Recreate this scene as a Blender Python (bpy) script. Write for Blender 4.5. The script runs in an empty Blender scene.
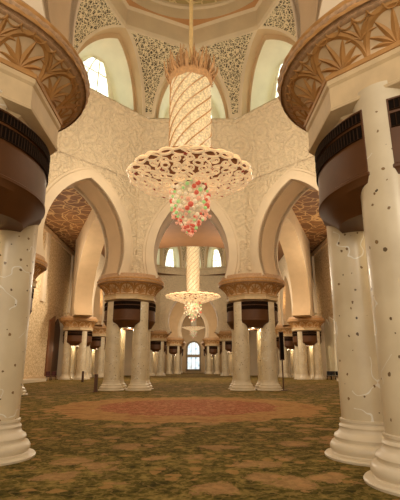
import bpy, bmesh, math, random
from mathutils import Vector, Matrix
from mathutils.geometry import tessellate_polygon
random.seed(7)
PI = math.pi
C = bpy.context.scene.collection
sc = bpy.context.scene

# ------------------------------------------------------------------ helpers
def lin(c):
    c /= 255.0
    return c / 12.92 if c <= 0.04045 else ((c + 0.055) / 1.055) ** 2.4
def rgb(r, g, b): return (lin(r), lin(g), lin(b), 1.0)

class MB:
    def __init__(s): s.v = []; s.f = []
    def add(s, vs, fs):
        o = len(s.v); s.v += [tuple(p) for p in vs]; s.f += [tuple(i + o for i in f) for f in fs]
    def box(s, x0, x1, y0, y1, z0, z1):
        s.add([(x0,y0,z0),(x1,y0,z0),(x1,y1,z0),(x0,y1,z0),(x0,y0,z1),(x1,y0,z1),(x1,y1,z1),(x0,y1,z1)],
              [(0,3,2,1),(4,5,6,7),(0,1,5,4),(1,2,6,5),(2,3,7,6),(3,0,4,7)])
    def lathe(s, prof, n=32, c=(0,0,0), a0=0.0, cap0=True, cap1=True):
        vs = []; fs = []
        for r, z in prof:
            for i in range(n):
                a = a0 + 2 * PI * i / n
                vs.append((c[0] + r * math.cos(a), c[1] + r * math.sin(a), c[2] + z))
        for j in range(len(prof) - 1):
            for i in range(n):
                k = (i + 1) % n
                fs.append((j*n+i, j*n+k, (j+1)*n+k, (j+1)*n+i))
        if cap0: fs.append(tuple(range(n - 1, -1, -1)))
        if cap1: fs.append(tuple((len(prof) - 1) * n + i for i in range(n)))
        s.add(vs, fs)
    def grid(s, fn, nu, nv, closed_u=False):
        vs = [fn(u / nu, v / nv) for v in range(nv + 1) for u in range(nu + (0 if closed_u else 1))]
        w = nu if closed_u else nu + 1
        fs = []
        for v in range(nv):
            for u in range(nu):
                k = (u + 1) % w
                fs.append((v*w+u, v*w+k, (v+1)*w+k, (v+1)*w+u))
        s.add(vs, fs)
    def tube(s, path, r, n=6, closed=False):
        P = [Vector(p) for p in path]; m = len(P); vs = []; fs = []
        for i in range(m):
            if closed: t = P[(i+1) % m] - P[i-1]
            else: t = P[min(i+1, m-1)] - P[max(i-1, 0)]
            t.normalize()
            up = Vector((0,0,1)) if abs(t.z) < 0.95 else Vector((1,0,0))
            a = t.cross(up).normalized(); b = a.cross(t)
            rr = r[i] if isinstance(r, (list, tuple)) else r
            for k in range(n):
                q = 2 * PI * k / n
                vs.append(P[i] + a * (rr * math.cos(q)) + b * (rr * math.sin(q)))
        for i in range(m if closed else m - 1):
            j = (i + 1) % m
            for k in range(n):
                l = (k + 1) % n
                fs.append((i*n+k, i*n+l, j*n+l, j*n+k))
        if not closed:
            fs.append(tuple(range(n-1, -1, -1))); fs.append(tuple((m-1)*n+k for k in range(n)))
        s.add(vs, fs)
    def build(s, name, mat, parent=None, smooth=True, kind=None, angle=40):
        me = bpy.data.meshes.new(name)
        me.from_pydata(s.v, [], s.f); me.update()
        bm = bmesh.new(); bm.from_mesh(me)
        bmesh.ops.recalc_face_normals(bm, faces=bm.faces); bm.to_mesh(me); bm.free()
        if smooth:
            me.polygons.foreach_set('use_smooth', [True] * len(me.polygons))
            try: me.set_sharp_from_angle(angle=math.radians(angle))
            except Exception: pass
        me.materials.append(mat)
        o = bpy.data.objects.new(name, me); C.objects.link(o)
        if parent: o.parent = parent
        if kind: o['kind'] = kind
        return o

def thing(name, label, cat, loc=(0,0,0), group=None, rz=0):
    o = bpy.data.objects.new(name, None); C.objects.link(o)
    o.location = loc; o.rotation_euler = (0, 0, rz); o['label'] = label; o['category'] = cat
    o.empty_display_size = .3
    if group: o['group'] = group
    return o
def copy_tree(o, parent=None):
    c = o.copy(); C.objects.link(c)
    if parent: c.parent = parent
    for ch in list(o.children): copy_tree(ch, c)
    return c

# ------------------------------------------------------------------ materials
class NT:
    def __init__(s, name):
        s.m = bpy.data.materials.new(name); s.m.use_nodes = True
        s.t = s.m.node_tree; s.p = s.t.nodes['Principled BSDF']
    def n(s, typ, **kw):
        nd = s.t.nodes.new(typ)
        for k, v in kw.items():
            if k in nd.inputs.keys() and not hasattr(nd, k): nd.inputs[k].default_value = v
            else: setattr(nd, k, v)
        return nd
    def l(s, a, b): s.t.links.new(a, b)
    def setp(s, **kw):
        for k, v in kw.items(): s.p.inputs[k.replace('_', ' ')].default_value = v
    def coord(s, scale=(1,1,1), loc=(0,0,0)):
        tc = s.n('ShaderNodeTexCoord'); mp = s.n('ShaderNodeMapping')
        mp.inputs['Scale'].default_value = scale; mp.inputs['Location'].default_value = loc
        s.l(tc.outputs['Object'], mp.inputs['Vector']); return mp.outputs['Vector']
    def noise(s, vec, scale, detail=3, rough=.5):
        n = s.n('ShaderNodeTexNoise'); n.inputs['Scale'].default_value = scale
        n.inputs['Detail'].default_value = detail; n.inputs['Roughness'].default_value = rough
        s.l(vec, n.inputs['Vector']); return n
    def voro(s, vec, scale, feature='F1', rnd=1.0):
        n = s.n('ShaderNodeTexVoronoi', feature=feature); n.inputs['Scale'].default_value = scale
        n.inputs['Randomness'].default_value = rnd
        s.l(vec, n.inputs['Vector']); return n
    def ramp(s, fac, stops, interp='LINEAR'):
        r = s.n('ShaderNodeValToRGB'); cr = r.color_ramp; cr.interpolation = interp
        while len(cr.elements) < len(stops): cr.elements.new(.5)
        for e, (p, c) in zip(cr.elements, stops):
            e.position = p; e.color = c if len(c) == 4 else (*c, 1)
        s.l(fac, r.inputs['Fac']); return r.outputs['Color']
    def mix(s, fac, a, b, typ='MIX'):
        m = s.n('ShaderNodeMix', data_type='RGBA', blend_type=typ)
        for sock, val in ((m.inputs[0], fac), (m.inputs[6], a), (m.inputs[7], b)):
            if hasattr(val, 'links'): s.l(val, sock)
            else: sock.default_value = val
        return m.outputs[2]
    def math(s, op, a, b=None, clamp=False):
        m = s.n('ShaderNodeMath', operation=op, use_clamp=clamp)
        for i, val in enumerate((a, b)):
            if val is None: continue
            if hasattr(val, 'links'): s.l(val, m.inputs[i])
            else: m.inputs[i].default_value = val
        return m.outputs[0]
    def warp(s, vec, scale, amt):
        n = s.noise(vec, scale, 2)
        a = s.n('ShaderNodeVectorMath', operation='SUBTRACT'); s.l(n.outputs['Color'], a.inputs[0]); a.inputs[1].default_value = (.5,.5,.5)
        b = s.n('ShaderNodeVectorMath', operation='SCALE'); s.l(a.outputs[0], b.inputs[0]); b.inputs['Scale'].default_value = amt
        c = s.n('ShaderNodeVectorMath', operation='ADD'); s.l(vec, c.inputs[0]); s.l(b.outputs[0], c.inputs[1])
        return c.outputs[0]
    def bump(s, h, strength=.4, dist=.1):
        b = s.n('ShaderNodeBump'); b.inputs['Strength'].default_value = strength; b.inputs['Distance'].default_value = dist
        s.l(h, b.inputs['Height']); s.l(b.outputs[0], s.p.inputs['Normal'])
    def base(s, c):
        if hasattr(c, 'links'): s.l(c, s.p.inputs['Base Color'])
        else: s.p.inputs['Base Color'].default_value = c
    def emit(s, c, st):
        if hasattr(c, 'links'): s.l(c, s.p.inputs['Emission Color'])
        else: s.p.inputs['Emission Color'].default_value = c
        s.p.inputs['Emission Strength'].default_value = st

def plain(name, col, rough=.6, metal=0.0, emit=None, var=.06, vs=3.0):
    t = NT(name); v = t.coord()
    n = t.noise(v, vs, 4)
    d = tuple(x * (1 - var * 2.5) for x in col[:3]) + (1,)
    t.base(t.ramp(n.outputs['Fac'], [(.3, d), (.65, col)]))
    t.setp(Roughness=rough, Metallic=metal)
    if emit: t.emit(emit[0], emit[1])
    return t.m

def m_plaster(name='plain_plaster', col=rgb(222,202,172)):
    t = NT(name); v = t.coord()
    n = t.noise(v, .8, 5)
    t.base(t.ramp(n.outputs['Fac'], [(.3, tuple(x*.88 for x in col[:3])+(1,)), (.7, col)]))
    t.setp(Roughness=.7); t.bump(n.outputs['Fac'], .1, .05); return t.m
def m_relief(col=rgb(220,200,168)):
    t = NT('carved_arabesque_plaster'); v = t.coord()
    w = t.warp(v, .9, 1.1)
    vo = t.voro(w, .85)
    rings = t.math('SINE', t.math('MULTIPLY', vo.outputs['Distance'], 19.0))
    fine = t.voro(t.warp(v, 2.5, .4), 3.4, 'DISTANCE_TO_EDGE')
    e = t.math('MULTIPLY', t.math('MINIMUM', fine.outputs['Distance'], .16), 3.0)
    h = t.math('ADD', t.math('MULTIPLY', rings, .35), e)
    t.base(t.ramp(h, [(-.0, tuple(x*.90 for x in col[:3])+(1,)), (.55, col)]))
    t.setp(Roughness=.7); t.bump(h, .75, .11); return t.m
def m_marble_inlay():
    t = NT('white_marble_inlaid'); v = t.coord()
    info = t.n('ShaderNodeObjectInfo')
    off = t.n('ShaderNodeVectorMath', operation='ADD'); t.l(v, off.inputs[0])
    sc_ = t.n('ShaderNodeVectorMath', operation='SCALE'); sc_.inputs[0].default_value = (7, 3, 11); t.l(info.outputs['Random'], sc_.inputs['Scale'])
    t.l(sc_.outputs[0], off.inputs[1]); v = off.outputs[0]
    base = t.ramp(t.noise(v, 1.3, 4).outputs['Fac'], [(.3, rgb(204,188,158)), (.7, rgb(224,210,180))])
    # small flowers: cells of a voronoi, only some of them
    wv = t.warp(v, 14, .05)
    vo = t.voro(wv, 6.0)
    sep = t.n('ShaderNodeSeparateColor'); t.l(vo.outputs['Color'], sep.inputs[0])
    rad = t.math('MULTIPLY', t.math('GREATER_THAN', sep.outputs[0], .18), t.math('ADD', .11, t.math('MULTIPLY', sep.outputs[2], .085)))
    dot = t.math('LESS_THAN', vo.outputs['Distance'], rad)
    dcol = t.ramp(sep.outputs[1], [(.0, rgb(100,76,46)), (.5, rgb(140,110,66)), (1, rgb(92,78,60))])
    # pearl vines: thin iso lines of a noise, only in patches
    nn = t.noise(t.warp(v, 1.5, .5), 1.7, 1)
    line = t.math('LESS_THAN', t.math('ABSOLUTE', t.math('SUBTRACT', nn.outputs['Fac'], .5)), .008)
    patch = t.math('GREATER_THAN', t.noise(v, .9, 1).outputs['Fac'], .5)
    vine = t.math('MULTIPLY', line, patch)
    c = t.mix(t.math('MULTIPLY', vine, .7), base, rgb(250,250,246))
    t.base(t.mix(dot, c, dcol))
    t.l(t.math('SUBTRACT', .28, t.math('MULTIPLY', vine, .18)), t.p.inputs['Roughness'])
    return t.m
def m_carpet():
    t = NT('floral_wool_carpet'); v = t.coord()
    fl = t.voro(t.warp(v, 2.2, .5), 1.15, rnd=.9)
    sm = t.voro(t.warp(v, 4, .2), 3.2)
    mid = t.voro(t.warp(v, 3, .25), 1.9)
    n = t.noise(v, 7, 6, .75)
    n2 = t.noise(t.warp(v, 2, .4), 2.6, 4, .65)
    vn = t.noise(t.warp(v, 3, .25), 4.6, 1)
    vine = t.math('LESS_THAN', t.math('ABSOLUTE', t.math('SUBTRACT', vn.outputs['Fac'], .5)), .035)
    sep = t.n('ShaderNodeSeparateColor'); t.l(sm.outputs['Color'], sep.inputs[0])
    green = t.ramp(t.math('ADD', t.math('MULTIPLY', n.outputs['Fac'], .6), t.math('MULTIPLY', n2.outputs['Fac'], .4)), [(.40, rgb(46,42,8)), (.5, rgb(88,76,28)), (.62, rgb(146,124,68))])
    leaf = t.mix(t.math('MULTIPLY', vine, .4), green, rgb(146,120,68))
    bud = t.math('MULTIPLY', t.math('GREATER_THAN', sep.outputs[0], .62), t.math('LESS_THAN', t.math('ADD', sm.outputs['Distance'], t.math('MULTIPLY', t.math('SUBTRACT', n.outputs['Fac'], .5), .6)), .36))
    leaf = t.mix(t.math('MULTIPLY', bud, .7), leaf, rgb(160,122,72))
    rose = t.mix(n.outputs['Fac'], rgb(118,80,44), rgb(208,164,116))
    sepf = t.n('ShaderNodeSeparateColor'); t.l(fl.outputs['Color'], sepf.inputs[0])
    rm = t.math('LESS_THAN', t.math('ADD', fl.outputs['Distance'], t.math('MULTIPLY', t.math('SUBTRACT', n.outputs['Fac'], .5), .9)), t.math('ADD', .2, t.math('MULTIPLY', sepf.outputs[0], .24)))
    rs = t.mix(t.math('MULTIPLY', rm, .58), leaf, rose)
    # medallion under the chandelier
    tc = t.n('ShaderNodeTexCoord')
    sx = t.n('ShaderNodeSeparateXYZ'); t.l(tc.outputs['Object'], sx.inputs[0])
    dx = t.math('POWER', sx.outputs[0], 2.0); dy = t.math('POWER', t.math('SUBTRACT', sx.outputs[1], 19.2), 2.0)
    d = t.math('SQRT', t.math('ADD', dx, dy))
    dn = t.math('ADD', d, t.math('MULTIPLY', t.math('SUBTRACT', t.noise(v, 1.6, 3).outputs['Fac'], .5), 1.6))
    outer = t.mix(n.outputs['Fac'], rgb(130,94,52), rgb(186,144,92))
    outer = t.mix(t.math('MULTIPLY', rm, .5), outer, rgb(136,82,54))
    inner = t.mix(n.outputs['Fac'], rgb(108,50,32), rgb(166,102,70))
    inner = t.mix(t.math('MULTIPLY', t.math('MAXIMUM', vine, bud), .5), inner, rgb(196,150,108))
    med = t.mix(t.math('LESS_THAN', dn, 3.7), outer, inner)
    med = t.mix(t.math('MULTIPLY', t.math('GREATER_THAN', n2.outputs['Fac'], .52), .35), med, rgb(112,80,40))
    t.base(t.mix(t.math('LESS_THAN', dn, 5.55), rs, med))
    t.setp(Roughness=.95); t.bump(n.outputs['Fac'], .5, .03)
    t.p.inputs['Specular IOR Level'].default_value = .1
    return t.m
def m_fretwork():
    t = NT('pierced_fretwork_screen'); v = t.coord()
    vo = t.voro(t.warp(v, 2.0, .35), 4.2, 'DISTANCE_TO_EDGE')
    f2 = t.voro(t.warp(v, 4.0, .15), 7.0, 'DISTANCE_TO_EDGE')
    hole = t.math('GREATER_THAN', t.math('MINIMUM', vo.outputs['Distance'], t.math('MULTIPLY', f2.outputs['Distance'], 1.5)), .088)
    t.base(t.mix(hole, rgb(222,204,168), rgb(70,56,38)))
    t.setp(Roughness=.7); t.bump(hole, -.8, .1); return t.m
def m_arabesque_ceiling():
    t = NT('painted_arabesque_ceiling'); v = t.coord()
    w = t.warp(v, .35, 2.2)
    vo = t.voro(w, .3)
    r = t.math('ABSOLUTE', t.math('SINE', t.math('MULTIPLY', vo.outputs['Distance'], 11.0)))
    ln = t.math('LESS_THAN', r, .16)
    e = t.voro(t.warp(v, .5, 1.0), .55, 'DISTANCE_TO_EDGE')
    ln2 = t.math('LESS_THAN', e.outputs['Distance'], .035)
    ln = t.math('MAXIMUM', ln, ln2)
    b = t.ramp(t.noise(v, .6, 4).outputs['Fac'], [(.3, rgb(100,64,32)), (.7, rgb(138,92,50))])
    t.base(t.mix(t.math('MULTIPLY', ln, .6), b, rgb(222,180,120)))
    t.setp(Roughness=.7); return t.m
def m_speckle_panel():
    t = NT('carved_stone_wall_panel'); v = t.coord()
    vo = t.voro(t.warp(v, 2, .3), 2.6, 'DISTANCE_TO_EDGE')
    n = t.noise(v, 3, 5, .7)
    c = t.ramp(n.outputs['Fac'], [(.32, rgb(190,158,112)), (.6, rgb(234,212,172))])
    t.base(t.mix(t.math('MULTIPLY', t.math('LESS_THAN', vo.outputs['Distance'], .06), .5), c, rgb(150,112,66)))
    t.setp(Roughness=.7); t.bump(n.outputs['Fac'], .5, .1); return t.m
def m_stained(st=2.0):
    t = NT('floral_window_glass'); v = t.coord()
    vo = t.voro(t.warp(v, 1.2, .4), 1.6)
    e = t.voro(t.warp(v, 1.2, .4), 1.6, 'DISTANCE_TO_EDGE')
    c = t.ramp(vo.outputs['Distance'], [(.0, rgb(250,226,190)), (.18, rgb(244,246,236)), (.45, rgb(216,226,212)), (.7, rgb(198,214,204))])
    c = t.mix(t.math('MULTIPLY', t.math('LESS_THAN', e.outputs['Distance'], .035), .8), c, rgb(176,170,130))
    t.base(c); t.emit(c, st); t.setp(Roughness=.2); return t.m

M = {}
M['plaster'] = m_plaster()
M['soffit'] = m_plaster('shade_toned_plaster', rgb(208,178,138))  # plaster toned darker and browner to carry the arches' shade and warm bounce
M['pale'] = m_plaster('pale_plaster', rgb(242,234,208))
M['relief'] = m_relief()
M['marble'] = m_marble_inlay()
M['base'] = plain('white_marble', rgb(222,208,182), .35, var=.03)
M['carpet'] = m_carpet()
M['fret'] = m_fretwork()
M['ceil'] = m_arabesque_ceiling()
M['panel'] = m_speckle_panel()
M['stained'] = m_stained(2.2)
M['bronze'] = plain('brown_bronze', rgb(92,54,20), .5, .1, var=.08)
M['dark'] = plain('dark_bronze_slots', rgb(22,13,7), .8)
M['bars'] = plain('dark_bronze_bars', rgb(48,30,15), .7)
M['gilt'] = plain('gilded_plaster', rgb(194,144,84), .6, 0, var=.1)
M['capital'] = plain('peach_plaster', rgb(228,200,160), .7, var=.08)
M['gold_band'] = plain('gold_band', rgb(200,162,124), .7, 0, var=.14, vs=14)
M['neck'] = plain('cream_moulding', rgb(218,192,150), .6)
for _k in ('dark', 'bars'): M[_k].node_tree.nodes['Principled BSDF'].inputs['Specular IOR Level'].default_value = .08
M['wood'] = plain('dark_wood', rgb(84,50,26), .5)
M['jamb'] = plain('brown_marble', rgb(134,86,50), .4)
M['black'] = plain('black_fabric', rgb(20,18,20), .8)
M['cream'] = plain('cream_enamel', rgb(238,206,150), .4)
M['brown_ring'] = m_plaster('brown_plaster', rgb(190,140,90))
M['lamp'] = plain('lamp_glow', rgb(255,226,170), .5, emit=(rgb(255,220,160), 6.0))

# ------------------------------------------------------------------ camera
cam = bpy.data.cameras.new('camera'); co = bpy.data.objects.new('camera', cam); C.objects.link(co)
cam.sensor_fit = 'VERTICAL'; cam.sensor_height = 36; cam.lens = 430 / 500 * 36
cam.clip_end = 400
co.location = (.25, 0, 1.6)
co.rotation_euler = (math.radians(90 + 15.2), 0, -math.radians(.73))
sc.camera = co

# ------------------------------------------------------------------ floor
mb = MB(); mb.add([(-26,-7,0),(26,-7,0),(26,132,0),(-26,132,0)], [(0,1,2,3)])
mb.build('floor', M['carpet'], kind='structure', smooth=False)

# ------------------------------------------------------------------ column clusters
SH = .97; HCAP = 8.05; HNEAR = 7.63
def cap_profile(s):          # leaf zone, s in 0..1 : (radius, height)
    return (1.86 + .54 * s ** 1.8, 6.74 + .70 * s)
def cap_point(a, s, h):
    r, z = cap_profile(s); r2, z2 = cap_profile(min(s + .02, 1.02)); 
    t = Vector((r2 - r, z2 - z)).normalized(); nr, nz = t.y, -t.x
    r += nr * h; z += nz * h
    return (r * math.cos(a), r * math.sin(a), z)
def make_cluster():
    root = thing('column_cluster', 'x', 'column')
    # shafts with their bases
    sm = MB(); sm.lathe([(.55,.60),(.55,3.0),(.535,6.2)], 40)
    bm_ = MB(); bm_.lathe([(.90,.0),(.91,.035),(.89,.06),(.78,.075),(.765,.10),(.80,.15),(.80,.20),(.755,.27),(.70,.29),(.70,.32),
                           (.715,.35),(.70,.39),(.635,.43),(.60,.49),(.60,.52),(.61,.535),(.60,.56),(.575,.58),(.57,.61),(.585,.62),(.585,.66),(.55,.67)], 48)
    first = None
    for sx, sy in ((-1,-1),(1,-1),(-1,1),(1,1)):
        if first is None:
            o = sm.build('shaft', M['marble'], root); b = bm_.build('base', M['base'], o); first = o
        else:
            o = copy_tree(first, root)
        o.location = (sx * SH, sy * SH, 0)
    # octagonal moulding joining the shafts
    k = 1 / math.cos(PI / 8)
    nm = MB(); nm.lathe([(r * k, z) for r, z in ((1.50,6.00),(1.56,6.02),(1.59,6.09),(1.66,6.14),(1.78,6.17),(1.86,6.20),(1.87,6.24),(1.84,6.26),(1.84,6.58),(1.88,6.62),(1.88,6.70))], 8, a0=PI/8)
    n_ = nm.build('neck_moulding', M['neck'], root, angle=20)
    gm = MB(); gm.lathe([(r * k, z) for r, z in ((1.84,6.69),(1.90,6.70),(1.91,6.735),(1.90,6.77),(1.70,6.79))], 8, a0=PI/8)
    gm.build('gilt_edge', M['gilt'], n_)
    # flared capital
    prof = [(1.70,6.74)] + [cap_profile(i / 10) for i in range(11)]
    cm = MB(); cm.lathe(prof + [(2.38,7.50)], 72, cap1=False)
    cap = cm.build('capital', M['capital'], root)
    rm = MB(); rm.lathe([(2.34,7.40),(2.40,7.41),(2.43,7.44),(2.42,7.47),(2.46,7.50),(2.53,7.57),(2.555,7.66),(2.53,7.75),(2.48,7.80),(2.43,7.82),(2.43,7.86),(2.38,7.88),(2.36,HCAP),(1.2,HCAP)], 72)
    rim = rm.build('rim', M['gold_band'], cap)
    # leaf ornament : palms under pointed bands
    lm = MB(); nmot = 12; P = 2 * PI / nmot
    def strip(pts, wid, hgt):   # pts: (u in angle*2m, s)
        n = len(pts); vs = []; fs = []
        for i, (u, s_) in enumerate(pts):
            a = pts[max(i-1,0)]; b = pts[min(i+1,n-1)]
            d = Vector((b[0]-a[0], (b[1]-a[1]) * .95)); 
            if d.length < 1e-6: d = Vector((0,1))
            d.normalize(); nx, ny = -d.y, d.x
            w = wid(i/(n-1)); h = hgt * min(1, w / .03)
            for q, hh in ((-1, .004), (0, h), (1, .004)):
                uu = u + nx*w*q; ss = min(max(s_ + ny*w*q/.95, 0), 1.0)
                vs.append(cap_point(uu / 2.1, ss, hh))
        for i in range(n-1):
            for q in range(2):
                fs.append((i*3+q, i*3+q+1, (i+1)*3+q+1, (i+1)*3+q))
        lm.add(vs, fs)
    for m in range(nmot):
        u0 = m * P * 2.1; half = P * 2.1 / 2
        for sg in (-1, 1):
            for off, wd in ((0,.06),):
                pts = []
                for i in range(13):
                    t = i / 12
                    pts.append((u0 + sg * (half - off) * (1 - t ** 1.9) , .0 + .93 * math.sin(t * PI / 2) ** .9 - off * .8 * t))
                strip(pts, lambda q, wd=wd: wd, .03)
        for cu, nl, sc_, hh in ((u0, 7, 1.0, .035), (u0 + half, 5, .62, .03)):
            for j in range(nl):
                f = (j - (nl-1)/2) / ((nl-1)/2)
                L = (.82 - .30 * abs(f) ** 1.5) * sc_; ang = f * 1.25
                pts = []
                base_s = .08 if sc_ == 1 else .55
                for i in range(8):
                    t = i / 7; aa = ang * (.55 + .45 * t)
                    pts.append((cu + math.sin(aa) * L * t * .95, base_s + math.cos(aa) * L * t))
                strip(pts, lambda q, sc_=sc_: .062 * sc_ * math.sin(PI * min(1, .1 + q * .9)) ** .8 + .001, hh)
    lm.build('palm_relief', M['gilt'], cap, angle=25)
    # scalloped fringe below the rim and bead row on it
    fm = MB(); ns = 60
    for i in range(ns):
        a = 2 * PI * i / ns; w = 2 * PI / ns / 2
        fm.tube([cap_point(a + w * math.cos(q), .985 - .12 * math.sin(q), .02) for q in [PI * j / 6 for j in range(7)]], .016, 4)
    fm.build('scalloped_fringe', M['gilt'], rim, smooth=False); fm = MB()
    for r, z in ((2.49,7.54),(2.53,7.71)):
        fm = MB()
        fm.grid(lambda u, v: ((r + .02 + .03*abs(math.sin(48*PI*u + v*1.2))*math.sin(PI*v)) * math.cos(2*PI*u), (r + .02 + .03*abs(math.sin(48*PI*u + v*1.2))*math.sin(PI*v)) * math.sin(2*PI*u), z - .06 + .12*v), 384, 4, closed_u=True)
        fm.build('bead_row', M['gilt'], rim)
    # bronze boxes on the four sides
    def plan(w, bul, n=14, end=1.53):     # outer curve of the box at half width w
        return [(w * (-1 + 2 * i / n), end + (bul - end) * math.cos((-1 + 2 * i / n) * PI / 2) ** .8 if 0 < i < n else end) for i in range(n + 1)]
    bx = MB()
    levels = [(6.03,1.05,1.90),(4.82,1.05,1.92),(4.80,1.07,1.95),(4.75,1.07,1.95),(4.73,1.05,1.92),(4.62,1.02,1.86),(4.44,.78,1.74),(4.28,.60,1.62)]
    vs = []; fs = []; n = 17
    for z, w, bul in levels:
        pl = plan(w, bul, end=1.53 if z > 4.5 else 1.3)
        vs += [(pl[0][0], .62, z)] + [(x, y, z) for x, y in pl] + [(pl[-1][0], .62, z)]
    for j in range(len(levels) - 1):
        for i in range(n):
            q = (i + 1) % n
            fs.append((j*n+i, j*n+q, (j+1)*n+q, (j+1)*n+i))
    fs.append(tuple(range(n))); fs.append(tuple((len(levels)-1)*n + i for i in range(n)))
    bx.add(vs, fs)
    gr = MB()
    for z0, z1 in ((5.80,5.98),(5.48,5.72)):
        pl = plan(1.035, 1.915, 28)
        gr.add([(x, y + .012, z) for z in (z0, z1) for x, y in pl], [(i, i+1, 29+i+1, 29+i) for i in range(28)])
    sl = MB()
    for z0, z1 in ((5.79,5.805),(5.975,5.99),(5.47,5.485),(5.715,5.73)):
        sl.tube([(x, y + .015, (z0+z1)/2) for x, y in plan(1.035, 1.918, 20)], .014, 4)
    pl = plan(1.035, 1.92, 36)
    for i in range(1, 36):
        x, y = pl[i]
        for z0, z1 in ((5.80,5.98),(5.48,5.72)): sl.box(x-.006, x+.006, y, y+.022, z0, z1)
    b0 = bx.build('vent_box', M['bronze'], root, angle=30)
    g0 = gr.build('grille', M['dark'], b0, smooth=False)
    sl.build('grille_bars', M['bars'], b0, smooth=False)
    for q in range(1, 4):
        b = copy_tree(b0, root); b.rotation_euler = (0, 0, q * PI / 2)
    # inner core with a lamp that lights the shafts
    km = MB(); km.lathe([(.14,4.62),(.30,4.72),(.46,4.92),(.55,5.25),(.55,6.15)], 24); km.build('inner_core', M['neck'], root)
    pm = MB(); pm.lathe([(.02,4.54),(.12,4.56),(.13,4.63)], 16); pm.build('lamp', M['lamp'], root)
    ld = bpy.data.lights.new('lamp_light', 'POINT'); ld.energy = 70; ld.color = (1, .80, .50); ld.shadow_soft_size = .12
    lo = bpy.data.objects.new('lamp_light', ld); C.objects.link(lo); lo.parent = root; lo.location = (0, 0, 4.3)
    return root

V1 = [(-4.66,7.95),(4.66,7.95),(11.5,14.9),(11.5,25.9),(4.66,32.9),(-4.66,32.9),(-11.5,25.9),(-11.5,14.9)]
C1 = (0, 20.4)
proto = make_cluster()
spots = [
 (4.56,7.6,'nearest four column cluster, cut by the right edge of the photo'),
 (-4.56,7.6,'nearest four column cluster, cut by the left edge of the photo'),
 (-4.66,32.9,'whole four column cluster left of the central aisle behind the big chandelier'),
 (4.66,32.9,'whole four column cluster right of the central aisle behind the big chandelier'),
 (-11.5,25.9,'column cluster mostly hidden behind the nearest left columns, only capital edge showing'),
 (11.5,25.9,'column cluster hidden behind the nearest right columns'),
 (-15.7,60,'small far column cluster beside the left wall, the left of two there'),
 (-15.7,72,'farther small column cluster between left wall cluster and the whole left aisle cluster'),
 (15.7,60,'small far column cluster by the right wall, beside the dark chairs'),
 (15.7,72,'farther small column cluster just right of the whole right aisle cluster'),
 (-7.0,84,'distant column cluster seen just right of the whole left aisle cluster'),
 (7.0,84,'distant column cluster seen just left of the whole right aisle cluster'),
 (-4.66,104,'very distant column cluster left of the lit end window, nearer of two'),
 (4.66,104,'very distant column cluster right of the lit end window, nearer of two'),
 (-4.66,120,'farthest column cluster left beside the lit end window'),
 (4.66,120,'farthest column cluster right beside the lit end window'),
]
for i, (x, y, lab) in enumerate(spots):
    o = proto if i == 0 else copy_tree(proto)
    for ch in o.children:
        if ch.name.startswith('capital'):
            k = .75 if i < 2 else 1.11
            ch.scale = (1, 1, k); ch.location = (0, 0, 6.74 * (1 - k))
        if i >= 2 and ch.name.startswith('neck'):
            ch.scale = (1, 1, .7); ch.location = (0, 0, 6.74 * .3)
        if i >= 2 and ch.name.startswith('vent_box'):
            ch.scale = (.94, 1, 1.086); ch.location = (0, 0, 6.24 - 6.03 * 1.086)
        if i < 2 and ch.name.startswith('neck'):
            ch.scale = (1, 1, 1.25); ch.location = (0, 0, 6.74 * (1 - 1.25))
        if i < 2 and ch.name.startswith('vent_box'):
            ch.scale = (1.12, .97, .95); ch.location = (0, 0, 5.84 - 6.03 * .95)
    o.location = (x, y, 0); o['label'] = lab; o['group'] = 'four column clusters of the prayer hall'

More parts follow.
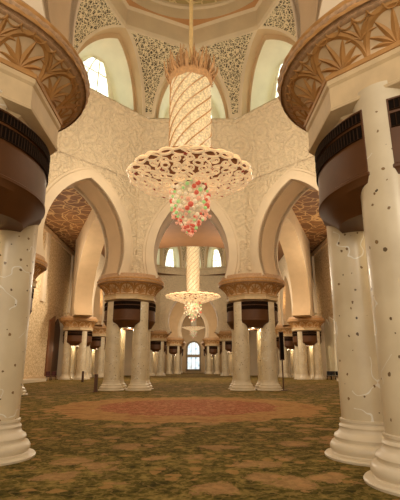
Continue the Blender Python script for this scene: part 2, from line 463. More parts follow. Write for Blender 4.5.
# ------------------------------------------------------------------ arch walls
def arch_hw(z, hw, zs, zw, zc):
    if z <= zw: return hw * (1 - .13 * ((zw - z) / (zw - zs)) ** 2)
    d = zc - zw
    if d < hw: return hw * max(0, 1 - ((z-zw)/d)**2) ** .6
    c = (d*d - hw*hw) / (2*hw); R = hw + c
    return max(0, math.sqrt(max(0, R*R - (z-zw)**2)) - c)
def arch_levels(zs, zw, zc, n=26):
    L = [zs + (zw-zs)*i/6 for i in range(6)]
    L += [zw + (zc-zw)*math.sin(PI/2*i/n) for i in range(n+1)]
    return L
def arch_wall(name, p0, p1, centre, ztop, hw=2.85, zs=HCAP, zw=9.9, zc=14.7, th=2.3, mat='relief', trim=True, k=.414, shift=0.0):
    p0 = Vector((*p0, 0)); p1 = Vector((*p1, 0)); mid = (p0 + p1) / 2
    ex = (p1 - p0).normalized(); L = (p1 - p0).length
    ny = Vector((-ex.y, ex.x, 0))
    if ny.dot(Vector((*centre, 0)) - mid) < 0: ny = -ny
    W = lambda x, y, z: tuple(mid + ex * x + ny * y + Vector((0,0,z)))
    lv = arch_levels(zs, zw, zc)
    face = MB(); back = MB(); sof = MB()
    for y, m_, le in ((th/2, face, L/2 - th/2*k), (-th/2, back, L/2 + th/2*k)):
        for sg in (-1, 1):
            vs = []; 
            for z in lv:
                h = shift + sg * arch_hw(z, hw, zs, zw, zc)
                vs += [W(h, y, z), W(sg * le, y, z)]
            vs += [W(shift, y, ztop), W(sg * le, y, ztop)]
            m_.add(vs, [(2*i, 2*i+1, 2*i+3, 2*i+2) for i in range(len(vs)//2 - 1)])
    for sg in (-1, 1):
        vs = []
        for z in lv:
            h = shift + sg * arch_hw(z, hw, zs, zw, zc)
            vs += [W(h, th/2, z), W(h, -th/2, z)]
        sof.add(vs, [(2*i, 2*i+1, 2*i+3, 2*i+2) for i in range(len(vs)//2 - 1)])
        h = shift + sg * arch_hw(zs, hw, zs, zw, zc)
        sof.add([W(h, th/2, zs), W(sg*(L/2 - th/2*k), th/2, zs), W(sg*(L/2 + th/2*k), -th/2, zs), W(h, -th/2, zs)], [(0,1,2,3)])
    o = face.build(name, M[mat], kind='structure', angle=30)
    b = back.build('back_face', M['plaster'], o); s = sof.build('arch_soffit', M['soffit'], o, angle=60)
    if trim:
        tr = MB()
        for ys in (1, -1):
            for sg in (-1, 1):
                vs = []
                for z in lv:
                    a = arch_hw(z, hw, zs, zw, zc)
                    # outward normal in the wall plane
                    dz = .02; a2 = arch_hw(min(z+dz, zc), hw, zs, zw, zc); a1 = arch_hw(max(z-dz, zs), hw, zs, zw, zc)
                    tx, tz = a2 - a1, (min(z+dz,zc) - max(z-dz,zs)); l = math.hypot(tx, tz) or 1
                    nx, nz = tz/l, -tx/l
                    if z >= zc - 1e-6: nx, nz = .45, .9
                    y0 = ys * th/2
                    for w, yy in ((-.0, y0 - ys*.35), (-.0, y0 + ys*.14), (.62, y0 + ys*.14), (.70, y0 + ys*.06), (.85, y0 + ys*.05), (.90, y0 - ys*.02)):
                        xx = max(0, a + nx*w)
                        if z >= zc - 1e-6: xx = 0
                        zz = z + nz*w if z < zc - 1e-6 else z + w * 1.05
                        vs.append(W(shift + sg * xx, yy, zz))
                tr.add(vs, [(6*i+j, 6*i+j+1, 6*i+j+7, 6*i+j+6) for i in range(len(lv)-1) for j in range(5)])
        tr.build('archivolt', M['plaster'], o, angle=40)
    return o

sides1 = ['near','right_near','right','right_far','far','left_far','left','left_near']
for i in range(8):
    arch_wall('wall_' + sides1[i], V1[i], V1[(i+1) % 8], C1, 15.9 if i not in (9,) else 16, hw=2.85 if i in (0, 4) else 3.2, zs=HNEAR if i in (0, 1, 7) else HCAP)

# relief cove rising to the drum, drum windows, spandrel screens and dome
def ring(V, Cc, s): return [Vector((Cc[0] + (x - Cc[0]) * s, Cc[1] + (y - Cc[1]) * s, 0)) for x, y in V]
def drum(tag_, V, Cc, s0, sA, sB, z0=15.8, zA=20.2, zB=25.1, detail=True, dome_r=6.4):
    n = len(V)
    cv = MB(); lev = []
    for j in range(13):
        t = j / 12; lev.append((s0 + (sA - s0) * t ** 1.5, z0 + (zA - .35 - z0) * t))
    lev += [(sA - .012, zA - .30), (sA - .02, zA - .16), (sA - .012, zA), (sA + .03, zA + .04), (sA + .14, zA + .06)]
    sub = 6
    def pt(i, q, s, z):
        R = ring(V, Cc, s); p = R[i].lerp(R[(i+1) % n], q); return (p.x, p.y, z)
    vs = [pt(i, q / sub, s, z) for s, z in lev for i in range(n) for q in range(sub)]
    w = n * sub
    cv.add(vs, [(j*w+i, j*w+(i+1) % w, (j+1)*w+(i+1) % w, (j+1)*w+i) for j in range(len(lev)-1) for i in range(w)])
    cv.build('wall_cove_' + tag_, M['relief'], kind='structure', angle=25)
    A = [p + Vector((0,0,zA)) for p in ring(V, Cc, sA)]
    c0 = Vector((*Cc, 0))
    B = []
    for i in range(n):
        mid = (Vector((*V[i],0)) + Vector((*V[(i+1) % n],0))) / 2
        B.append(c0 + (mid - c0) * sB + Vector((0,0,zB)))
    def limb(a, b, t):
        h = 1 - math.cos(t * PI / 2); z = math.sin(t * PI / 2)
        return Vector((a.x + (b.x-a.x)*h, a.y + (b.y-a.y)*h, a.z + (b.z-a.z)*z))
    NT_ = 16
    AL = [A[i].lerp(A[(i+1) % n], .075) for i in range(n)]; AR = [A[(i+1) % n].lerp(A[i], .075) for i in range(n)]
    spm = MB()
    for i in range(n):
        a = A[i]; bl = B[i-1]; br = B[i]
        spm.grid(lambda u, v: tuple(limb(AR[i-1], bl, v).lerp(limb(AL[i], br, v), u)), 8, NT_)
    spm.build('wall_spandrel_' + tag_, M['plaster'], kind='structure')
    for i in range(n):
        a = A[i]; bl = B[i-1]; br = B[i]
        pm = MB()
        def f(u, v):
            t = .05 + .91 * v; l = limb(AR[i-1], bl, t); r = limb(AL[i], br, t); wd = (r - l).length
            m = min(.40, .26 / max(wd, .01)); p = l.lerp(r, m + (1 - 2*m) * u)
            d = c0 - p; d.z = 0; d.normalize(); return tuple(p + d * .06 - Vector((0,0,.03)))
        pm.grid(f, 8, 12)
        pm.build('trim_fretwork_' + tag_, M['fret'], kind='structure')
        # window recess on side i
        e = (A[(i+1) % n] - A[i]).normalized(); nr = Vector((e.y, -e.x, 0))
        mid = (A[i] + A[(i+1) % n]) / 2
        if nr.dot(mid - c0) < 0: nr = -nr
        arch = [limb(AL[i], B[i], j/NT_) for j in range(NT_+1)] + [limb(AR[i], B[i], j/NT_) for j in range(NT_-1, -1, -1)]
        def shrink(p, k): return Vector((mid.x + (p.x-mid.x)*k, mid.y + (p.y-mid.y)*k, zA + (p.z-zA)*k))
        l0 = arch; l1 = [p + nr*.8 for p in arch]; l2 = [shrink(p, .93) + nr*.8 for p in arch]; l3 = [shrink(p, .88) + nr*3.0 for p in arch]
        m1 = MB(); m1.add(l0 + l1 + l2, [(r*len(arch)+j, r*len(arch)+j+1, (r+1)*len(arch)+j+1, (r+1)*len(arch)+j) for r in range(2) for j in range(len(arch)-1)])
        m1.build('trim_reveal_' + tag_, M['soffit'], kind='structure', angle=50)
        m2 = MB(); m2.add(l2 + l3, [(j, j+1, len(arch)+j+1, len(arch)+j) for j in range(len(arch)-1)])
        nn = len(arch)
        m2.add(l3, [(j, j+1, nn-2-j, nn-1-j) for j in range(NT_)])
        m2.add([l2[0], l2[-1], l3[-1], l3[0]], [(0,1,2,3)])
        w_ = m2.build('trim_window_recess_' + tag_, M['pale'], kind='structure', angle=50)
        gm = MB()
        def g(u, v, k=.74, o_=.12):
            t = .04 + .80*v; l = limb(AL[i], B[i], t); r = limb(AR[i], B[i], t)
            p = l.lerp(r, .5 + (u-.5)*k); return tuple(shrink(p, .88) + nr*(3.0 - o_))
        gm.grid(g, 6, 10)
        wo = gm.build('window_' + tag_, M['stained'], kind='structure')
        fr = MB()
        for u in (0, .33, .67, 1):
            fr.tube([g(u, v/8, o_=.15) for v in range(9)], .05, 4)
        for v in (0, .35, .7, 1):
            fr.tube([g(u/6, v, o_=.15) for u in range(7)], .05, 4)
        fr.build('window_frame', M['pale'], wo)
    # ring and dome
    up = Vector((0,0,1))
    fm = MB(); B2 = [p + up*.9 for p in B]; B3 = [p + up*1.75 for p in B]
    rows = [B, [c0 + (p - c0 - up*zB)*.985 + up*(zB+.25) for p in B], [c0 + (p-c0-up*zB)*.985 + up*(zB+1.6) for p in B], [c0 + (p-c0-up*zB)*.955 + up*(zB+1.75) for p in B]]
    fm.add([p for r in rows for p in r], [(r*n+j, r*n+(j+1)%n, (r+1)*n+(j+1)%n, (r+1)*n+j) for r in range(len(rows)-1) for j in range(n)])
    fm.build('trim_ring_' + tag_, M['plaster'], kind='structure', smooth=False)
    sm_ = MB(); N = 64
    # octagon to circle
    outer = []; 
    P8 = rows[-1]
    for q in range(N):
        f_ = q / N * n; i = int(f_); outer.append(P8[i % n].lerp(P8[(i+1) % n], f_ - i))
    a0 = math.atan2(P8[0].y - Cc[1], P8[0].x - Cc[0]); sg = 1
    a1 = math.atan2(P8[1].y - Cc[1], P8[1].x - Cc[0])
    if ((a1 - a0 + PI) % (2*PI)) - PI < 0: sg = -1
    def circ(r, z): return [Vector((Cc[0] + r*math.cos(math.atan2(p.y-Cc[1], p.x-Cc[0])), Cc[1] + r*math.sin(math.atan2(p.y-Cc[1], p.x-Cc[0])), z)) for p in outer]
    rr = [outer, circ(dome_r, zB + 1.85)]
    def loft(m_, rr): m_.add([p for r in rr for p in r], [(r*N+j, r*N+(j+1)%N, (r+1)*N+(j+1)%N, (r+1)*N+j) for r in range(len(rr)-1) for j in range(N)])
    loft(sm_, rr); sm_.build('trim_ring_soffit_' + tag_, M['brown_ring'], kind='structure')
    d1 = MB(); loft(d1, [circ(dome_r, zB+1.85), circ(dome_r-.05, zB+2.7), circ(dome_r-.2, zB+2.8), circ(dome_r-.22, zB+3.0)])
    d1.build('trim_dome_band_' + tag_, M['plaster'], kind='structure')
    d2 = MB(); R = dome_r - .22
    loft(d2, [circ(R*math.cos(a), zB+3.0 + R*.95*math.sin(a)) for a in [PI/2*j/14*.995 for j in range(15)]])
    d2.build('ceiling_dome_' + tag_, M['fret_dome'], kind='structure')
    if detail:
        # roundels on the dome foot
        for j in range(24):
            a = 2*PI*j/24; q = MB()
            cc = Vector((Cc[0] + (R-.18)*math.cos(a), Cc[1] + (R-.18)*math.sin(a), zB + 3.75)); inn = Vector((-math.cos(a), -math.sin(a), -.25)); tq = Vector((-math.sin(a), math.cos(a), 0)); uu = tq.cross(inn).normalized()
            if j % 2:
                q.tube([cc + tq*(.42*math.cos(b)) + uu*(.42*math.sin(b)) for b in [2*PI*h/16 for h in range(16)]], .09, 5, closed=True)
            else:
                q.add([cc + inn*.06] + [cc + tq*(.5*math.cos(b)) + uu*(.5*math.sin(b)) for b in [2*PI*h/16 for h in range(16)]], [(0, 1+h, 1+(h+1) % 16) for h in range(16)])
            q.build('trim_roundel', M['brown_ring'], kind='structure')

def m_dome():
    t = NT('dome_arabesque'); v = t.coord()
    e = t.voro(t.warp(v, .8, .6), 1.2, 'DISTANCE_TO_EDGE')
    t.base(t.mix(t.math('LESS_THAN', e.outputs['Distance'], .07), rgb(196,176,128), rgb(236,216,170)))
    t.setp(Roughness=.7); return t.m
M['fret_dome'] = m_dome()
drum('great_dome', V1, C1, .895, .74, .59)

# ------------------------------------------------------------------ second bay
V2 = [(-4.66,32.9),(4.66,32.9),(15.7,60),(15.7,72),(7,84),(-7,84),(-15.7,72),(-15.7,60)]
C2 = (0, 59)
arch_wall('wall_hall_far', V2[5], V2[4], C2, 20.3, hw=4.75, zc=16.0, th=2.6)
arch_wall('wall_hall_left_far', V2[6], V2[5], C2, 20.3, hw=3.6, zc=15.5)
arch_wall('wall_hall_right_far', V2[3], V2[4], C2, 20.3, hw=3.6, zc=15.5)
arch_wall('wall_hall_left', V2[7], V2[6], C2, 20.3, hw=3.4, zc=15.5)
arch_wall('wall_hall_right', V2[3], V2[2], C2, 20.3, hw=3.4, zc=15.5)
arch_wall('wall_hall_left_near', V2[0], V2[7], C2, 20.3, hw=11.6, zc=17.3, mat='soffit', trim=False)
arch_wall('wall_hall_right_near', V2[1], V2[2], C2, 20.3, hw=11.6, zc=17.3, mat='soffit', trim=False)
VO = [(13.7*math.cos(PI/16 + PI/8*k), 72 + 13.7*math.sin(PI/16 + PI/8*k)) for k in range(16)]
drum('second_dome', VO, (0, 72), .77, .74, .60, z0=18.9, zA=20.2, zB=25.0, detail=False)
hole = [(p.x, p.y) for p in ring(VO, (0, 72), .77)]
_o = V2 + hole; tri = tessellate_polygon([[Vector((x, y, 0)) for x, y in V2], [Vector((x, y, 0)) for x, y in hole[::-1]]])
hp = V2 + hole[::-1]
me = bpy.data.meshes.new('ceiling_hall'); me.from_pydata([(x, y, 18.9) for x, y in hp], [], [tuple(t) for t in tri]); me.update(); me.materials.append(m_plaster('hall_ceiling_plaster', rgb(122,84,50)))
ho = bpy.data.objects.new('ceiling_hall', me); C.objects.link(ho); ho['kind'] = 'structure'
arch_wall('wall_aisle_cross', (-8.5,104), (8.5,104), (0,90), 18, th=2.4, mat='soffit', k=0)

# ------------------------------------------------------------------ outer walls, ceilings, end wall
ZC = 19.3; XW = 19.0
def slab(name, pts, mat, z):
    tri = tessellate_polygon([[Vector((x, y, 0)) for x, y in pts]])
    me = bpy.data.meshes.new(name); me.from_pydata([(x, y, z) for x, y in pts], [], [tuple(t) for t in tri]); me.update(); me.materials.append(mat)
    o = bpy.data.objects.new(name, me); C.objects.link(o); o['kind'] = 'structure'; return o
for sd, nm in ((-1, 'left'), (1, 'right')):
    slab('ceiling_' + nm, [(sd*x, y) for x, y in ((XW,-7),(4.66,-7),(4.66,7.95),(11.5,14.9),(11.5,25.9),(4.66,32.9),(15.7,60),(15.7,72),(7,84),(7,86),(XW,86))], M['ceil'], ZC)
    w = MB(); w.box(min(sd*XW, sd*(XW+.5)), max(sd*XW, sd*(XW+.5)), -7, 86, 0, ZC)
    w.build('wall_outer_' + nm, M['panel'], kind='structure', smooth=False)
    tr = MB(); x0 = sd*XW; x1 = sd*(XW-.25)
    tr.box(min(x0,x1), max(x0,x1), -7, 86, ZC-.9, ZC-.3); tr.box(min(x0,x1), max(x0,x1), -7, 86, 0, .45)
    tr.build('trim_outer_' + nm, M['wood'] if False else M['soffit'], kind='structure', smooth=False)
    # tall pilasters on the outer wall
    for yy in (44, 49, 54, 66, 78):
        pl = MB(); x1 = sd*(XW-.3); pl.box(min(x0,x1), max(x0,x1), yy-.55, yy+.55, 9.5, ZC-.9); pl.build('trim_pilaster', M['plaster'], kind='structure', smooth=False)
    b = MB(); b.box(min(sd*7,sd*XW), max(sd*7,sd*XW), 86, 86.4, 0, ZC); b.build('wall_cross_' + nm, M['plaster'], kind='structure', smooth=False)
    b = MB(); b.box(min(sd*8.3,sd*8.7), max(sd*8.3,sd*8.7), 86, 130, 0, 18); b.build('wall_passage_' + nm, M['plaster'], kind='structure', smooth=False)
    st = MB(); st.box(min(sd*XW, sd*(XW-2.2)), max(sd*XW, sd*(XW-2.2)), 34, 52, 0, .3); st.build('trim_step_' + nm, M['base'], kind='structure', smooth=False)
slab('ceiling_entry', [(-4.66,-7),(4.66,-7),(4.66,7.95),(-4.66,7.95)], M['ceil'], ZC)
slab('ceiling_passage', [(-8.5,84),(8.5,84),(8.5,130),(-8.5,130)], M['plaster'], 18)
b = MB(); b.box(-9, 9, 130, 130.5, 0, 18); b.build('wall_end', M['soffit'], kind='structure', smooth=False)

# end window: arched top light above a square light
def m_star():
    t = NT('end_window_glass'); v = t.coord()
    vo = t.voro(v, .9); e = t.voro(v, .9, 'DISTANCE_TO_EDGE')
    c = t.ramp(vo.outputs['Distance'], [(.0, rgb(120,140,160)), (.3, rgb(190,214,228)), (.55, rgb(228,240,244))])
    c = t.mix(t.math('MULTIPLY', t.math('LESS_THAN', e.outputs['Distance'], .05), .5), c, rgb(150,150,150))
    t.base(c); t.emit(c, 1.1); return t.m
M['star'] = m_star()
wf = MB(); yy = 129.7; wx = .0
def rnd_top(hw, z0, zs, n=14): return [(wx-hw, z0)] + [(wx + hw*math.cos(a), zs + hw*math.sin(a)) for a in [PI - PI*j/n for j in range(n+1)]] + [(wx+hw, z0)]
def outline(m_, pts, y, r): m_.tube([(x, y, z) for x, z in pts], r, 4, closed=True)
g1 = MB(); pts = rnd_top(1.75, 5.1, 6.9); g1.add([(x, yy, z) for x, z in pts], [tuple(range(len(pts)))])
g1.add([(x, yy, z) for x, z in ((-1.75,.9),(1.75,.9),(1.75,4.3),(-1.75,4.3))], [(0,1,2,3)])
w1 = g1.build('window_end', M['star'], kind='structure', smooth=False)
outline(wf, rnd_top(2.0, .7, 6.9), yy-.05, .22); outline(wf, rnd_top(1.75, 5.0, 6.9), yy-.08, .1)
outline(wf, [(-1.75,.9),(1.75,.9),(1.75,4.35),(-1.75,4.35)], yy-.08, .1)
wf.box(-1.9, 1.9, yy-.15, yy+.05, 4.35, 5.05)
for x in (-.6, .6): wf.box(x-.04, x+.04, yy-.1, yy, .9, 8.4)
M['stone'] = plain('grey_stone', rgb(168,150,124), .6)
wf.build('window_frame', M['stone'], w1, smooth=False)

# tall niche doors on the outer walls
for sd, nm, idx in ((-1, 'left', 1), (1, 'right', 2)):
    x0 = sd * (XW - .02)
    d = MB(); pr = [(59.6,0),(59.6,6.6),(60.3,7.6),(61,8.1),(61.7,7.6),(62.4,6.6),(62.4,0)]
    d.add([(x0 - sd*q, y, z) for q in (0, .12) for y, z in pr], [tuple(range(7)), tuple(range(7,14))] + [(i, i+1, 8+i, 7+i) for i in range(6)])
    do = d.build('door_%d' % idx, M['wood'] if sd < 0 else M['pale'], kind='structure', smooth=False)
    f = MB(); f.box(min(x0, x0-sd*.75), max(x0, x0-sd*.75), 62.4, 63.6, 0, 8.6); f.build('door_frame', M['plaster'], do, smooth=False)
    f = MB(); q = .2 if sd < 0 else .2; f.box(min(x0, x0-sd*q), max(x0, x0-sd*q), 57.6, 59.6, 0, 7.6); f.add([(x0, 57.6, 7.6), (x0-sd*q, 57.6, 7.6), (x0, 59.6, 8.3), (x0-sd*q, 59.6, 8.3), (x0, 59.6, 7.6), (x0-sd*q, 59.6, 7.6)], [(0,1,3,2),(0,2,4),(1,5,3),(2,3,5,4),(0,4,5,1)])
    f.build('door_jamb', M['jamb'] if sd < 0 else M['pale'], do, smooth=False)

# ------------------------------------------------------------------ chandeliers
def glow(name, col, st, base=None, rough=.3, bead=None):
    t = NT(name); v = t.coord(); 
    if bead:
        vo = t.voro(v, bead); c = t.ramp(vo.outputs['Distance'], [(.0, col), (.75, tuple(x*.55 for x in col[:3])+(1,))])
    else: c = t.ramp(t.noise(v, 4, 3).outputs['Fac'], [(.3, tuple(x*.75 for x in col[:3])+(1,)), (.65, col)])
    t.base(c); t.emit(c, st); t.setp(Roughness=rough); return t.m
M['scroll'] = glow('lit_gold_scroll', rgb(250,216,164), .45)
M['bowl'] = glow('amber_glass', rgb(136,80,36), .12)
M['crystal'] = glow('lit_crystal', rgb(250,226,180), .3, bead=9)
M['spiral'] = glow('copper_spiral', rgb(196,146,92), .12)
M['ballc'] = glow('cream_crystal_ball', rgb(250,228,188), .4)
M['ballg'] = glow('green_crystal_ball', rgb(176,224,140), .38)
M['ballr'] = glow('red_crystal_ball', rgb(222,104,80), .34)
M['ballp'] = glow('peach_crystal_ball', rgb(242,176,140), .38)
M['twig'] = plain('copper_leaf', rgb(206,160,112), .6, 0, var=.12, vs=8)
M['rosette'] = plain('red_flower_glass', rgb(206,92,70), .4)

ball_mesh = {}
def ball(mat):
    if mat not in ball_mesh:
        bm = bmesh.new(); bmesh.ops.create_icosphere(bm, subdivisions=2, radius=1.0)
        me = bpy.data.meshes.new('crystal_ball'); bm.to_mesh(me); bm.free(); me.materials.append(M[mat])
        me.polygons.foreach_set('use_smooth', [True]*len(me.polygons)); ball_mesh[mat] = me
    return bpy.data.objects.new('crystal_ball', ball_mesh[mat])

def chandelier(label, x, y, zr, R, rc, ztop, zend, zcrown, balls=True):
    """zr: height of the bowl rim, R bowl radius, rc cylinder radius, ztop cylinder top, zend lowest ball"""
    root = thing('chandelier', label, 'chandelier', (x, y, 0), 'crystal chandeliers down the central aisle')
    rod = MB(); rod.lathe([(.11, zcrown - 1.2), (.11, 34.0)], 12); rod.build('suspension_rod', M['cream'], root)
    # ridged cylinder
    cy = MB(); nz = 60
    def fc(u, v):
        a = 2*PI*u; z = zr + .02 + (ztop - zr) * v
        r = rc * (1 + .012*math.cos(v*nz*PI) + .02*math.cos(7*a - (z-zr)*1.35/rc*1.1))
        return (r*math.cos(a), r*math.sin(a), z)
    cy.grid(fc, 56, nz*2, closed_u=True); cy.lathe([(rc*.99, ztop), (rc*.8, ztop+.15)], 32, cap0=False)
    body = cy.build('crystal_cylinder', M['crystal'], root)
    sp = MB(); ns = 9
    for k in range(ns):
        a0 = 2*PI*k/ns; turns = (ztop-zr) * .30 / rc / 2
        sp.tube([(rc*1.03*math.cos(a0 + 2*PI*turns*t), rc*1.03*math.sin(a0 + 2*PI*turns*t), zr + .1 + (ztop-zr-.15)*t) for t in [j/40 for j in range(41)]], .035*rc/1.1, 4)
    sp.build('spiral_band', M['spiral'], body)
    # copper crown
    cr = MB(); cr.lathe([(rc*.98, ztop-.15), (rc*1.06, ztop), (rc*1.1, ztop+.25), (rc*.9, ztop+.6), (.15, ztop+.7)], 32)
    crown = cr.build('crown', M['twig'], root)
    tw = MB(); rnd = random.Random(3); h = zcrown - ztop
    for k in range(170):
        a = rnd.uniform(0, 2*PI); r0 = rc * rnd.uniform(.6, 1.02); r1 = rc * rnd.uniform(.75, 1.42); z1 = ztop + h * rnd.uniform(.35, 1.0) * (1.15 - .35*r1/rc)
        a2 = a + rnd.uniform(-.5, .5)
        p0 = Vector((r0*math.cos(a), r0*math.sin(a), ztop + .1)); p2 = Vector((r1*math.cos(a2), r1*math.sin(a2), z1)); pm = (p0+p2)/2 + Vector((math.cos(a), math.sin(a), .3))*.2
        tw.tube([p0, pm, p2], [.045, .03, .012], 4)
    tw.build('twigs', M['twig'], crown)
    for k in range(22):
        a = 2*PI*k/22; up = h * (.75 if k % 2 else .5); ro = rc*(1.2 if k % 2 else 1.38)
        lf = MB(); vs = []; n = 6
        for i in range(n+1):
            t = i/n; r = rc*1.0 + (ro-rc)*math.sin(t*1.7); z = ztop + .05 + up*t; w = .085*math.sin(PI*(.12+.88*t)) + .004
            tq = Vector((-math.sin(a), math.cos(a), 0)); c = Vector((r*math.cos(a), r*math.sin(a), z)); inn = Vector((math.cos(a), math.sin(a), 0))
            vs += [c - tq*w, c + inn*.05, c + tq*w, c - inn*.03]
        lf.add(vs, [(4*i+j, 4*i+(j+1) % 4, 4*i+4+(j+1) % 4, 4*i+4+j) for i in range(n) for j in range(4)])
        lf.build('crown_leaf', M['twig'], crown)
    # bowl with scroll tracery
    D = (.25 if balls else .28) * R; ri = .30 * R
    def bz(r): return zr - D * (1 - (r/R)**1.15)
    bo = MB(); prof = [(ri*.9, bz(ri*.9))] + [(ri + (R*.965-ri)*i/14, bz(ri + (R*.965-ri)*i/14)) for i in range(15)] + [(R*.955, zr + .10), (R*.8, zr+.06), (rc*.9, zr + .04)]
    bo.lathe(prof, 64); bowl = bo.build('bowl', M['bowl'], root)
    s_ = MB(); tr = .0165 * R
    def q(r, a, o=.05): 
        return (r*math.cos(a), r*math.sin(a), bz(min(r, R)) - o*R/3.2)
    def loop(r, a, dr, da, tw_=0, rad=tr, n=18, o=.06):
        s_.tube([q(r + dr*math.cos(t)*math.cos(tw_) - .5*dr*math.sin(t)*math.sin(tw_), a + da*(math.sin(t)*math.cos(tw_) + math.cos(t)*math.sin(tw_)), o) for t in [2*PI*j/n for j in range(n)]], rad, 5, closed=True)
    def curl(r, a, size, sg, rad=tr, o=.08):
        pts = []
        for j in range(20):
            t = j/19; th = sg * t * 3.6 * PI; rr = size * (1 - .82*t)
            pts.append(q(r + rr*math.cos(th), a + rr*math.sin(th)/r, o))
        s_.tube(pts, [rad*(1.1-.4*j/19) for j in range(20)], 5)
    n1 = 8
    for k in range(n1):
        a = 2*PI*(k+.5)/n1
        loop(R*.40, a, R*.075, .27, 0, tr*1.7, o=.14); loop(R*.40, a, R*.03, .13, 0, tr*1.2, o=.12)
        s_.tube([q(R*(.31+.22*t), a + PI/n1 + .10*math.sin(t*PI*2), .07) for t in [j/10 for j in range(11)]], tr*1.2, 5)
    n2 = 9
    for k in range(n2):
        a = 2*PI*k/n2
        for sg in (-1, 1):
            curl(R*.61, a + sg*.17, R*.095, sg, tr*1.1, .10)
            s_.tube([q(R*(.47+.34*t), a + sg*(.03 + .29*math.sin(t*PI*.95)), .10) for t in [j/12 for j in range(13)]], [tr*(.8+.6*math.sin(PI*j/12)) for j in range(13)], 5)
        loop(R*.73, a, R*.06, .09, .4*(-1)**k, tr*1.2, o=.14)
        loop(R*.56, a + PI/n2, R*.05, .10, 0, tr*1.2, o=.14)
    n3 = 13
    for k in range(n3):
        a = 2*PI*k/n3
        curl(R*.82, a + .11, R*.08, 1, tr, .10); curl(R*.82, a - .11, R*.08, -1, tr, .10)
        loop(R*.93, a + PI/n3, R*.075, .15, .5*(-1)**k, tr*1.15, o=.08)
        loop(R*.97, a, R*.055, .11, .3, tr*1.4, o=.08)
        s_.tube([q(R*(.76+.22*t), a + PI/n3 + .10*math.sin(t*PI), .08) for t in [j/8 for j in range(9)]], tr*.9, 5)
    for rr in (.985,):
        s_.tube([q(R*(rr + .022*math.sin(11*2*t)), t, .02) for t in [2*PI*j/220 for j in range(220)]], tr*1.2, 5, closed=True)
    s_.tube([q(R*.315, 2*PI*j/48, .03) for j in range(48)], tr*1.3, 5, closed=True)
    s_.build('scroll_tracery', M['scroll'], bowl)
    # flowers on the rim
    for k in range(10):
        a = 2*PI*k/10 + .25; rr = R*(.9 if k % 2 else .66); f = MB(); c = Vector(q(rr, a, .13)); nn = Vector((math.cos(a)*.5, math.sin(a)*.5, -.85)).normalized()
        e1 = nn.cross(Vector((0,0,1))).normalized(); e2 = nn.cross(e1)
        vs = [c + nn*.06]; 
        for j in range(10): 
            q_ = 2*PI*j/10; L_ = .045*R*(1 if j % 2 else .5); vs.append(c + e1*(L_*math.cos(q_)) + e2*(L_*math.sin(q_)))
        f.add(vs, [(0, 1+j, 1+(j+1) % 10) for j in range(10)]); f.build('flower', M['rosette'], bowl)
    # hanging cluster of crystal balls
    zt = bz(ri) + .05; H = zt - zend
    kr = MB(); prof2 = []
    def rad_at(t): # t 0 top .. 1 bottom
        return ri*1.04 * (1 - .10*t if t < .58 else .942 * max(0, 1 - .93*((t-.58)/.42)**1.0) ) 
    prof2 = [(max(.03, rad_at(t)*.76), zt - H*.92*t) for t in [j/16 for j in range(17)]]
    kr.lathe(prof2, 32); core = kr.build('cluster_core', M['ballcore'], root)
    pos = []; N = 200 if balls else 70
    ga = PI*(3-5**.5)
    for i in range(N):
        t = (i+.5)/N; t = t**.85; a = i*ga; r = rad_at(t)
        jt = 1 if t < .55 else 1 + .16*math.sin(i*2.7)
        pos.append((r*jt*math.cos(a), r*jt*math.sin(a), zt - H*(t if t < .55 else t*(.97 + .05*math.sin(i*1.9))), t))
    rnd = random.Random(11); br = .062*R/3.2*1.6
    vis = sorted(range(N), key=lambda i: pos[i][1])   # nearest the viewer first
    parts = set(vis[:96]); st = {}
    rest = MB()
    for i in range(N):
        px, py, pz, t = pos[i]
        m_ = rnd.choices(['ballc','ballg','ballr','ballp'], ([.6,.1,.1,.2] if not balls else [.36,.24,.2,.2]) if t < .6 else [.2,.22,.26,.32])[0]
        rad = br * rnd.choice([.8, 1.0, 1.2]) * (1 if t < .58 else .82) * (1.25 if m_ == 'ballr' and t < .6 else 1)
        if i in parts:
            o = ball(m_); C.objects.link(o); o.parent = core; o.location = (px, py, pz); o.scale = (rad,)*3
        else:
            rest.lathe([(rad*math.sin(PI*j/6)+.001, -rad*math.cos(PI*j/6)) for j in range(7)], 8, (px, py, pz))
    ro = rest.build('crystal_balls', M['ballp'], core); ro['kind'] = 'stuff'
    return root
M['ballcore'] = glow('clear_crystal', rgb(244,222,176), .36, bead=7)
chandelier('largest crystal chandelier, nearest, hanging under the great dome', 0, 20.4, 11.1, 3.12, 1.08, 16.6, 7.9, 18.7)
chandelier('mid sized crystal chandelier seen through the far arch below the largest one', 0, 67, 12.3, 4.2, 1.02, 21.0, 8.3, 22.2, False)
chandelier('smallest, most distant crystal chandelier above the lit end window', 0, 112, 11.4, 2.9, .75, 16.2, 8.6, 17.0, False)

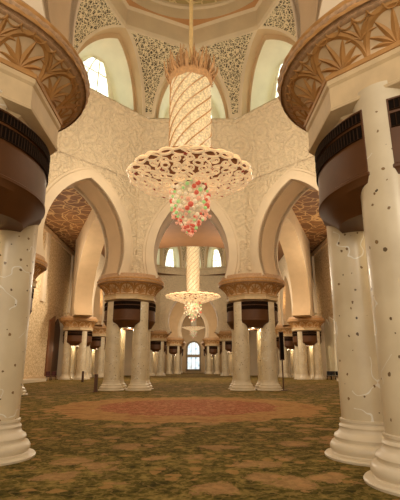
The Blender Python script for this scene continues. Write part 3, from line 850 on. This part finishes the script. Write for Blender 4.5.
# ------------------------------------------------------------------ small things on the carpet
def post(label, x, y, h, w):
    r = thing('bollard', label, 'post', (x, y, 0), 'dark wooden posts by the columns')
    a = MB(); a.box(-w, w, -w, w, .04, h-.08); a.build('post', M['wood'], r, smooth=False)
    b = MB(); b.box(-w*1.5, w*1.5, -w*1.5, w*1.5, 0, .05); b.build('foot', M['wood'], r, smooth=False)
    c = MB(); c.lathe([(w*1.5, h-.08), (w*1.5, h-.03), (w*.9, h)], 4, a0=PI/4); c.build('cap', M['wood'], r, smooth=False)
post('short dark wooden post standing left of the whole left column cluster', -6.2, 29.6, 1.15, .10)
post('slim dark post further back, beyond the post beside the left column cluster', -11.9, 49.0, 1.15, .10)
def speaker(label, x, y):
    r = thing('column_loudspeaker', label, 'loudspeaker', (x, y, 0))
    a = MB(); a.lathe([(.30,0),(.30,.03),(.05,.05),(.04,.10)], 20); a.build('foot', M['wood'], r)
    p = MB(); p.lathe([(.05,.05),(.05,2.1)], 12); p.build('pole', M['wood'], r)
    b = MB(); b.box(-.15,.15,-.12,.12,2.05,4.05); bo = b.build('cabinet', M['wood'], r, smooth=False)
    g = MB(); g.box(-.12,.12,-.13,-.115,2.12,3.98); g.build('grille', M['dark'], bo, smooth=False)
speaker('tall slim dark loudspeaker on a pole, right of the whole right column cluster', 6.5, 31.5)
def chair(label, x, y, rz, group, mat='black'):
    r = thing('chair', label, 'chair', (x, y, 0), group, rz)
    a = MB(); a.box(-.27,.27,-.27,.27,.42,.52); a.build('seat', M[mat], r, smooth=False)
    b = MB(); b.grid(lambda u, v: (-.27+.54*u, .25 + .06*v + .03*math.sin(PI*u), .55+.5*v), 8, 4); b.grid(lambda u, v: (-.27+.54*u, .31 + .06*v + .03*math.sin(PI*u), .55+.5*v), 8, 4)
    b.build('backrest', M[mat], r)
    for sx in (-1, 1):
        for sy in (-1, 1):
            l = MB(); l.tube([(sx*.24, sy*.24, 0), (sx*.22, sy*.22, .45)], .025, 6); l.build('leg', M['dark'], r)
        l = MB(); l.tube([(sx*.24, .24, .45), (sx*.25, .33, 1.05)], .02, 6); l.build('back_post', M['dark'], r)
chair('black chair at the right wall, the left of three beside the far column', 17.45, 57.0, -.4, 'dark chairs at the side walls')
chair('black chair at the right wall, the middle of three beside the far column', 18.2, 57.6, -.2, 'dark chairs at the side walls')
chair('black chair at the right wall, nearest the front right columns', 18.45, 56.4, -.1, 'dark chairs at the side walls')
chair('dark red chair at the left wall, nearest the tall brown door', -18.2, 58.8, .5, 'dark chairs at the side walls', 'redseat') if False else None
M['redseat'] = plain('dark_red_fabric', rgb(74,28,22), .8)
chair('dark red chair at the left wall beside the tall brown door', -17.3, 54.2, .6, 'dark chairs at the side walls', 'redseat')
chair('dark red chair between the tall brown door and the far left column', -17.3, 56.2, .3, 'dark chairs at the side walls', 'redseat')

# ------------------------------------------------------------------ light
w = bpy.data.worlds.new('world'); sc.world = w; w.use_nodes = True
bg = w.node_tree.nodes['Background']; bg.inputs[0].default_value = (1.0, .86, .68, 1); bg.inputs[1].default_value = 1.3
def lamp(name, x, y, z, e, size=1.0, col=(1,.86,.66)):  # bare point light, builds no fixture
    l = bpy.data.lights.new(name, 'POINT'); l.energy = e; l.shadow_soft_size = size; l.color = col
    o = bpy.data.objects.new(name, l); C.objects.link(o); o.location = (x, y, z); return o
for sx in (-1, 1):
    for sy in (-1, 1):
        lamp('hall_fill_light', sx*4.6, 20.4 + sy*4.6, 13.5, 640, 1.6)  # added fill spread around the domed bay, away from the chandelier itself
for x in (-6, 6):
    lamp('hall_fill_light', x, 58, 13, 3200, 1.5)  # added fill for the second bay, not at its chandelier
lamp('hall_fill_light', 0, 94, 10, 1400, 1.0); lamp('hall_fill_light', 0, 122, 9, 800, 1.0)  # added fill along the passage, not at its chandelier
for sd in (-1, 1):
    for yy, e in ((20, 500), (36, 800), (50, 900), (70, 800)):
        lamp('aisle_fill_light', sd*15.8, yy, 12.5, e, 1.0)  # added fill for the side aisles, no fixtures there
lamp('entry_fill_light', 0, -3, 7, 850, 1.2)  # added fill behind the camera, brightens the near columns and capitals

vs_ = sc.view_settings
vs_.view_transform = 'Standard'; vs_.look = 'None'; vs_.gamma = 1; vs_.use_curve_mapping = False; vs_.exposure = 0.06
